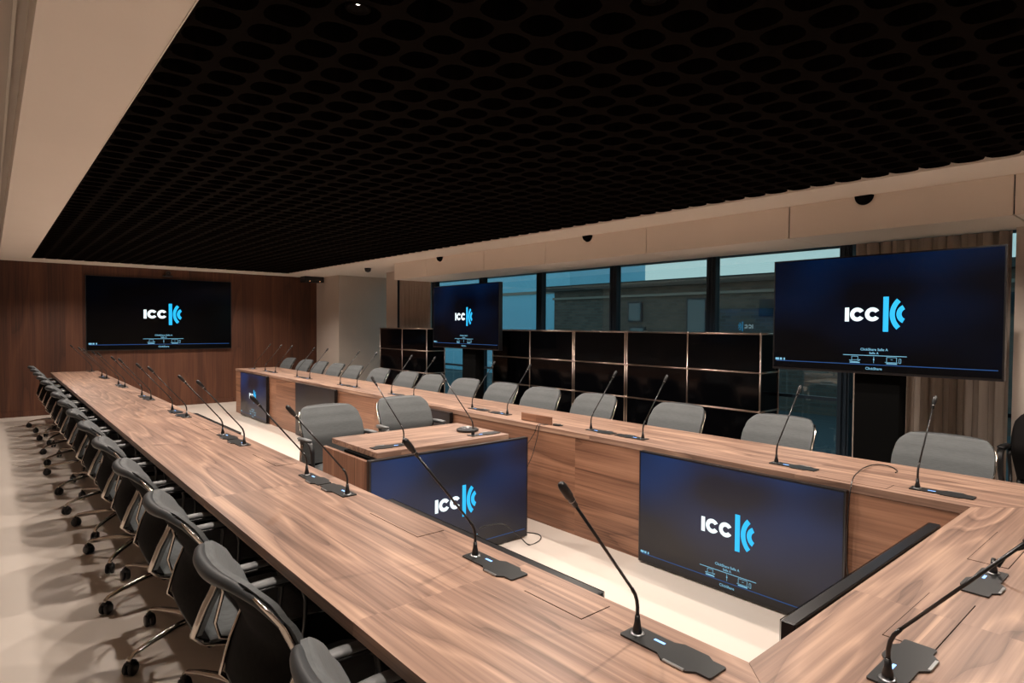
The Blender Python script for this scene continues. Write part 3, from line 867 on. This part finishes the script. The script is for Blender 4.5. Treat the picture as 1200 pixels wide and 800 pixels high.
# ------------------------------------------------------------------ microphones
def make_mic(sgn):
    """leans to -x; plate runs to -y (sgn 1) or +y (sgn -1)"""
    r = empty('gooseneck_microphone')
    o = [(-.034, .028, .006), (-.034, -.085, .004), (-.050, -.105, .004), (-.050, -.170, .004), (-.034, -.188, .004), (-.034, -.222, .006),
         (.034, -.222, .006), (.034, -.188, .004), (.046, -.170, .004), (.046, -.105, .004), (.034, -.085, .004), (.034, .028, .006)]
    if sgn < 0: o = [(x, -y, q) for x, y, q in o][::-1]
    MB().prism(rounded(o, 3), 0, .0045).build('base_plate', dark_steel, r)
    s_ = -sgn
    MB().box(-.052, -.044, min(s_*.110, s_*.166), max(s_*.110, s_*.166), .001, .0055, .001).build('speaker_grille', silver, r)
    MB().box(.006, .013, min(s_*.045, s_*.075), max(s_*.045, s_*.075), .0046, .0052).build('status_display', led_white, r)
    MB().lathe([(.018, .0045), (.018, .0065), (.012, .0070)], 20).build('socket_ring', silver, r)
    MB().lathe([(.0115, .006), (.0115, .016), (.008, .030), (.006, .050)], 16).build('stem_boot', black_soft, r)
    p = [(0, 0, .03), (0, 0, .070), (-.0035, 0, .088), (-.0105, 0, .105), (-.022, 0, .121)]
    d = Vector((-.248, 0, .299)).normalized()
    base = Vector(p[-1]); tip = base+d*.312
    tip2 = tip
    p += [tuple(base+d*.08), tuple(base+d*.18), tuple(tip)]
    MB().tube(p[:5], [.0048]*5, 8).tube([p[4], tuple(base+d*.312)], .0038, 8).build('gooseneck', black_soft, r)
    MB().lathe([(.0042, 0), (.0062, .002), (.0062, .018), (.0078, .020), (.0078, .030), (.0100, .034), (.0100, .066), (.0080, .074), (.003, .078)], 16, d, tip).build('microphone_head', black_pl, r)
    MB().lathe([(.0072, 0), (.0080, .001), (.0080, .003), (.0072, .004)], 16, d, tip+d*.0175).build('light_ring', silver, r)
    return r
mA, mB = make_mic(1), make_mic(-1)
KIDS.clear()
used = set()
def put_mic(kind, x, y, rz, lab, grp):
    src = mA if kind == 'A' else mB
    if kind not in used: used.add(kind); c = src
    else: c = copy_tree(src)
    c.location = (x, y, TZ+.0005); c.rotation_euler = (0, 0, rz)
    c['label'] = lab; c['category'] = 'microphone'; c['group'] = grp
    return c
LM = [(.921, 'A'), (1.581, 'A'), (2.523, 'B'), (2.98, 'A'), (3.972, 'B'), (4.435, 'A'), (5.438, 'B'), (5.946, 'A'), (6.872, 'B'), (7.343, 'A'), (8.39, 'B'), (8.86, 'A'), (9.86, 'B'), (10.33, 'A'), (11.45, 'B')]
for k, (y, kd) in enumerate(LM):
    put_mic(kd, 1.203, y, random.uniform(-.03, .03), '%s gooseneck microphone%s on the left table' % (ORD[k], '' if k in (0, 14) else ' from the near corner'), 'microphones on the left table')
RM = [(.924, 'B'), (1.608, 'B'), (2.529, 'A'), (3.0, 'B'), (3.956, 'A'), (4.459, 'B'), (5.48, 'A'), (5.95, 'B'), (6.79, 'A'), (7.26, 'B'), (8.24, 'A'), (8.71, 'B'), (9.60, 'A'), (10.07, 'B'), (10.60, 'A')]
for k, (y, kd) in enumerate(RM):
    put_mic(kd, 3.330+.004*k, y, PI+random.uniform(-.04, .04), '%s gooseneck microphone%s on the right table' % (ORD[k], '' if k in (0, 14) else ' from the near corner'), 'microphones on the right table')
c1 = put_mic('A', 1.990, 3.370, -PI/2, 'left gooseneck microphone on the small centre desk', 'microphones on the centre desk')
c2 = put_mic('B', 2.520, 3.345, -PI/2, 'right gooseneck microphone on the centre desk beside the round conference phone', 'microphones on the centre desk')
put_mic('A', 1.461, .452, PI/2, 'microphone at the bottom right corner of the picture, on the near table', 'microphones on the near table')
c3 = put_mic('B', 2.353, .445, PI/2, 'microphone on the near table close to the right edge, cut off by the frame', 'microphones on the near table')

for c, e_ in ((c1, (0, 0, .35)), (c2, (0, 0, .35)), (c3, (0, -.42, 0))):     # stems turned by hand, plates stay square
    for o in list(COL.objects):
        if o.parent == c and o.name.split('.')[0] in ('gooseneck', 'microphone_head', 'light_ring'): o.rotation_euler = e_

# ------------------------------------------------------------------ small things
ph = tag(empty('conference_phone', (2.600, 3.515, TZ+.0005)), 'round black conference speakerphone with silver ring on the centre desk', 'phone')
MB().lathe([(.060, 0), (.078, .004), (.080, .014), (.070, .022), (.030, .026)], 32).build('body', black_pl, ph)
MB().lathe([(.052, .0245), (.054, .028), (.046, .029), (.044, .0255)], 32).build('silver_ring', silver, ph)
MB().lathe([(.020, .0255), (.020, .031), (.012, .033)], 24).build('speaker_cap', silver, ph)

def cable(name, pts, lab, rad=.0028, mt=None, sub=10):
    P = [Vector(p) for p in pts]; out = []
    for i in range(len(P)-1):
        p0 = P[max(i-1, 0)]; p1 = P[i]; p2 = P[i+1]; p3 = P[min(i+2, len(P)-1)]
        for k in range(sub):
            t = k/sub
            out.append(.5*((2*p1)+(-p0+p2)*t+(2*p0-5*p1+4*p2-p3)*t*t+(-p0+3*p1-3*p2+p3)*t*t*t))
    out.append(P[-1])
    return tag(MB().tube(out, rad, 6).build(name, mt or black_soft), lab, 'cable')
cable('cable', [(3.24, 3.36, .745), (3.205, 3.37, .747), (3.160, 3.38, .745), (3.145, 3.40, .68), (3.12, 3.48, .55), (3.10, 3.52, .42), (3.09, 3.60, .25), (3.06, 3.62, .05), (3.02, 3.55, .004)], 'left black cable hanging over the right table edge from the raised flap')
cable('cable', [(3.24, 3.345, .745), (3.205, 3.355, .747), (3.162, 3.36, .745), (3.146, 3.365, .66), (3.13, 3.40, .52), (3.12, 3.46, .38), (3.11, 3.47, .2), (3.09, 3.48, .04), (3.05, 3.47, .004)], 'right black cable hanging over the right table edge from the raised flap')
cable('cable', [(3.60, 1.10, .7435), (3.66, 1.11, .7435), (3.74, 1.17, .7440), (3.72, 1.23, .746), (3.56, 1.235, .752), (3.38, 1.20, .762), (3.22, 1.165, .766), (3.130, 1.145, .725), (3.108, 1.146, .62), (3.106, 1.150, .50), (3.110, 1.148, .36), (3.13, 1.125, .25), (3.155, 1.09, .20)], 'thin cable from the right table top down beside the near lit display', .0028)
cable('cable', [(2.44, 3.165, .16), (2.50, 3.14, .175), (2.60, 3.10, .17), (2.70, 3.06, .08), (2.78, 3.05, .006), (2.88, 3.06, .005), (2.96, 3.12, .005), (2.97, 3.19, .005), (2.92, 3.27, .005)], 'black cable looping on the floor under the centre desk display', .004)
MBp = MB().box(-.014, .014, -.03, .03, 0, .014, .003).box(-.009, .009, -.05, -.03, .002, .011, .002)
pl = tag(MBp.build('plug_connector', dark_steel), 'dark plug lying beside the raised wooden flap on the right table', 'plug')
pl.location = (3.275, 3.285, TZ+.001); pl.rotation_euler = (0, 0, .3)

wc = tag(empty('wall_camera', (2.44, YB-.002, 2.33)), 'small black camera mounted above the wide display on the walnut wall', 'camera')
MB().box(-.075, .075, -.10, .0, 0, .03, .006).build('bracket', black_pl, wc)
MB().lathe([(.02, 0), (.035, .004), (.038, .05), (.02, .065)], 18, (0, -1, 0), (0, -.06, .065)).build('camera_body', black_pl, wc)
sb = tag(empty('ceiling_projector', (5.0, 12.10, 2.35)), 'black box unit under the ceiling in the far corner with two amber lights', 'projector')
MB().box(-.20, .20, -.13, .13, 0, CEIL-2.351, .008).build('body', black_pl, sb)
for a in (-.10, .11): MB().lathe([(.004, 0), (.006, .004), (.003, .006)], 10, (0, -1, 0), (a, -.13, .018)).build('indicator_light', amber, sb)
for k, (yy, lab) in enumerate(((1.73, 'half-round black sensor on the bulkhead above the large right display'), (4.44, 'half-round black sensor on the bulkhead over the middle windows'), (7.25, 'half-round black sensor on the bulkhead above the middle display'))):
    pts = [(.066*math.cos(PI+PI*t/20), .066*math.sin(PI+PI*t/20)) for t in range(21)]
    q = MB(); n = 21
    q.add([(0, a, b) for a, b in pts]+[(-.028, a*.86, b*.86) for a, b in pts], [tuple(range(n)), tuple(range(n, 2*n))[::-1]]+[(i, i+1, n+i+1, n+i) for i in range(n-1)]+[(0, n, 2*n-1, n-1)])
    o = tag(q.build('ceiling_sensor', black_panel), lab, 'sensor', 'black half-round sensors')
    o.location = (4.868, yy, CEIL-.001)
q = MB(); q.lathe([(.055, 0), (.055, -.025), (.045, -.055), (.015, -.070)], 20)
o = tag(q.build('ceiling_sensor', black_pl), 'round black sensor on the white ceiling near the far wall step', 'sensor', 'black half-round sensors')
o.location = (4.93, 9.55, CEIL-.0005)

# ------------------------------------------------------------------ downlights inside the grid cells
ld = bpy.data.lights.new('downlight_beam', 'SPOT')
ld.energy = LAMP_W; ld.color = LAMP_COL; ld.spot_size = math.radians(135); ld.spot_blend = 0.55; ld.shadow_soft_size = 0.022
lens = mat('lamp_lens', (0, 0, 0), .5, emit=(1, .93, .85), estr=14)
dl0 = None
for n, (i, j) in enumerate(LAMP_CELLS):
    x = GX0+(i+.5)*P_CELL; y = GY0+(j+.5)*P_CELL
    if dl0 is None:
        dl0 = empty('downlight'); tag(dl0, 'one of the small round downlights in the black ceiling grid, some added for brightness', 'light', 'downlights in the black grid')
        MB().lathe([(.040, .045), (.040, .015), (.034, .012), (.026, .020), (.024, .045)], 20).build('housing', felt, dl0)
        MB().lathe([(.004, .030), (.008, .031), (.008, .034)], 16).build('lens', lens, dl0)
        b = bpy.data.objects.new('beam', ld); COL.objects.link(b); b.parent = dl0; b.location = (0, 0, .006)
        KIDS.clear()
        c = dl0
    else: c = copy_tree(dl0)
    c.location = (x, y, GZ)
bpy.context.view_layer.update()
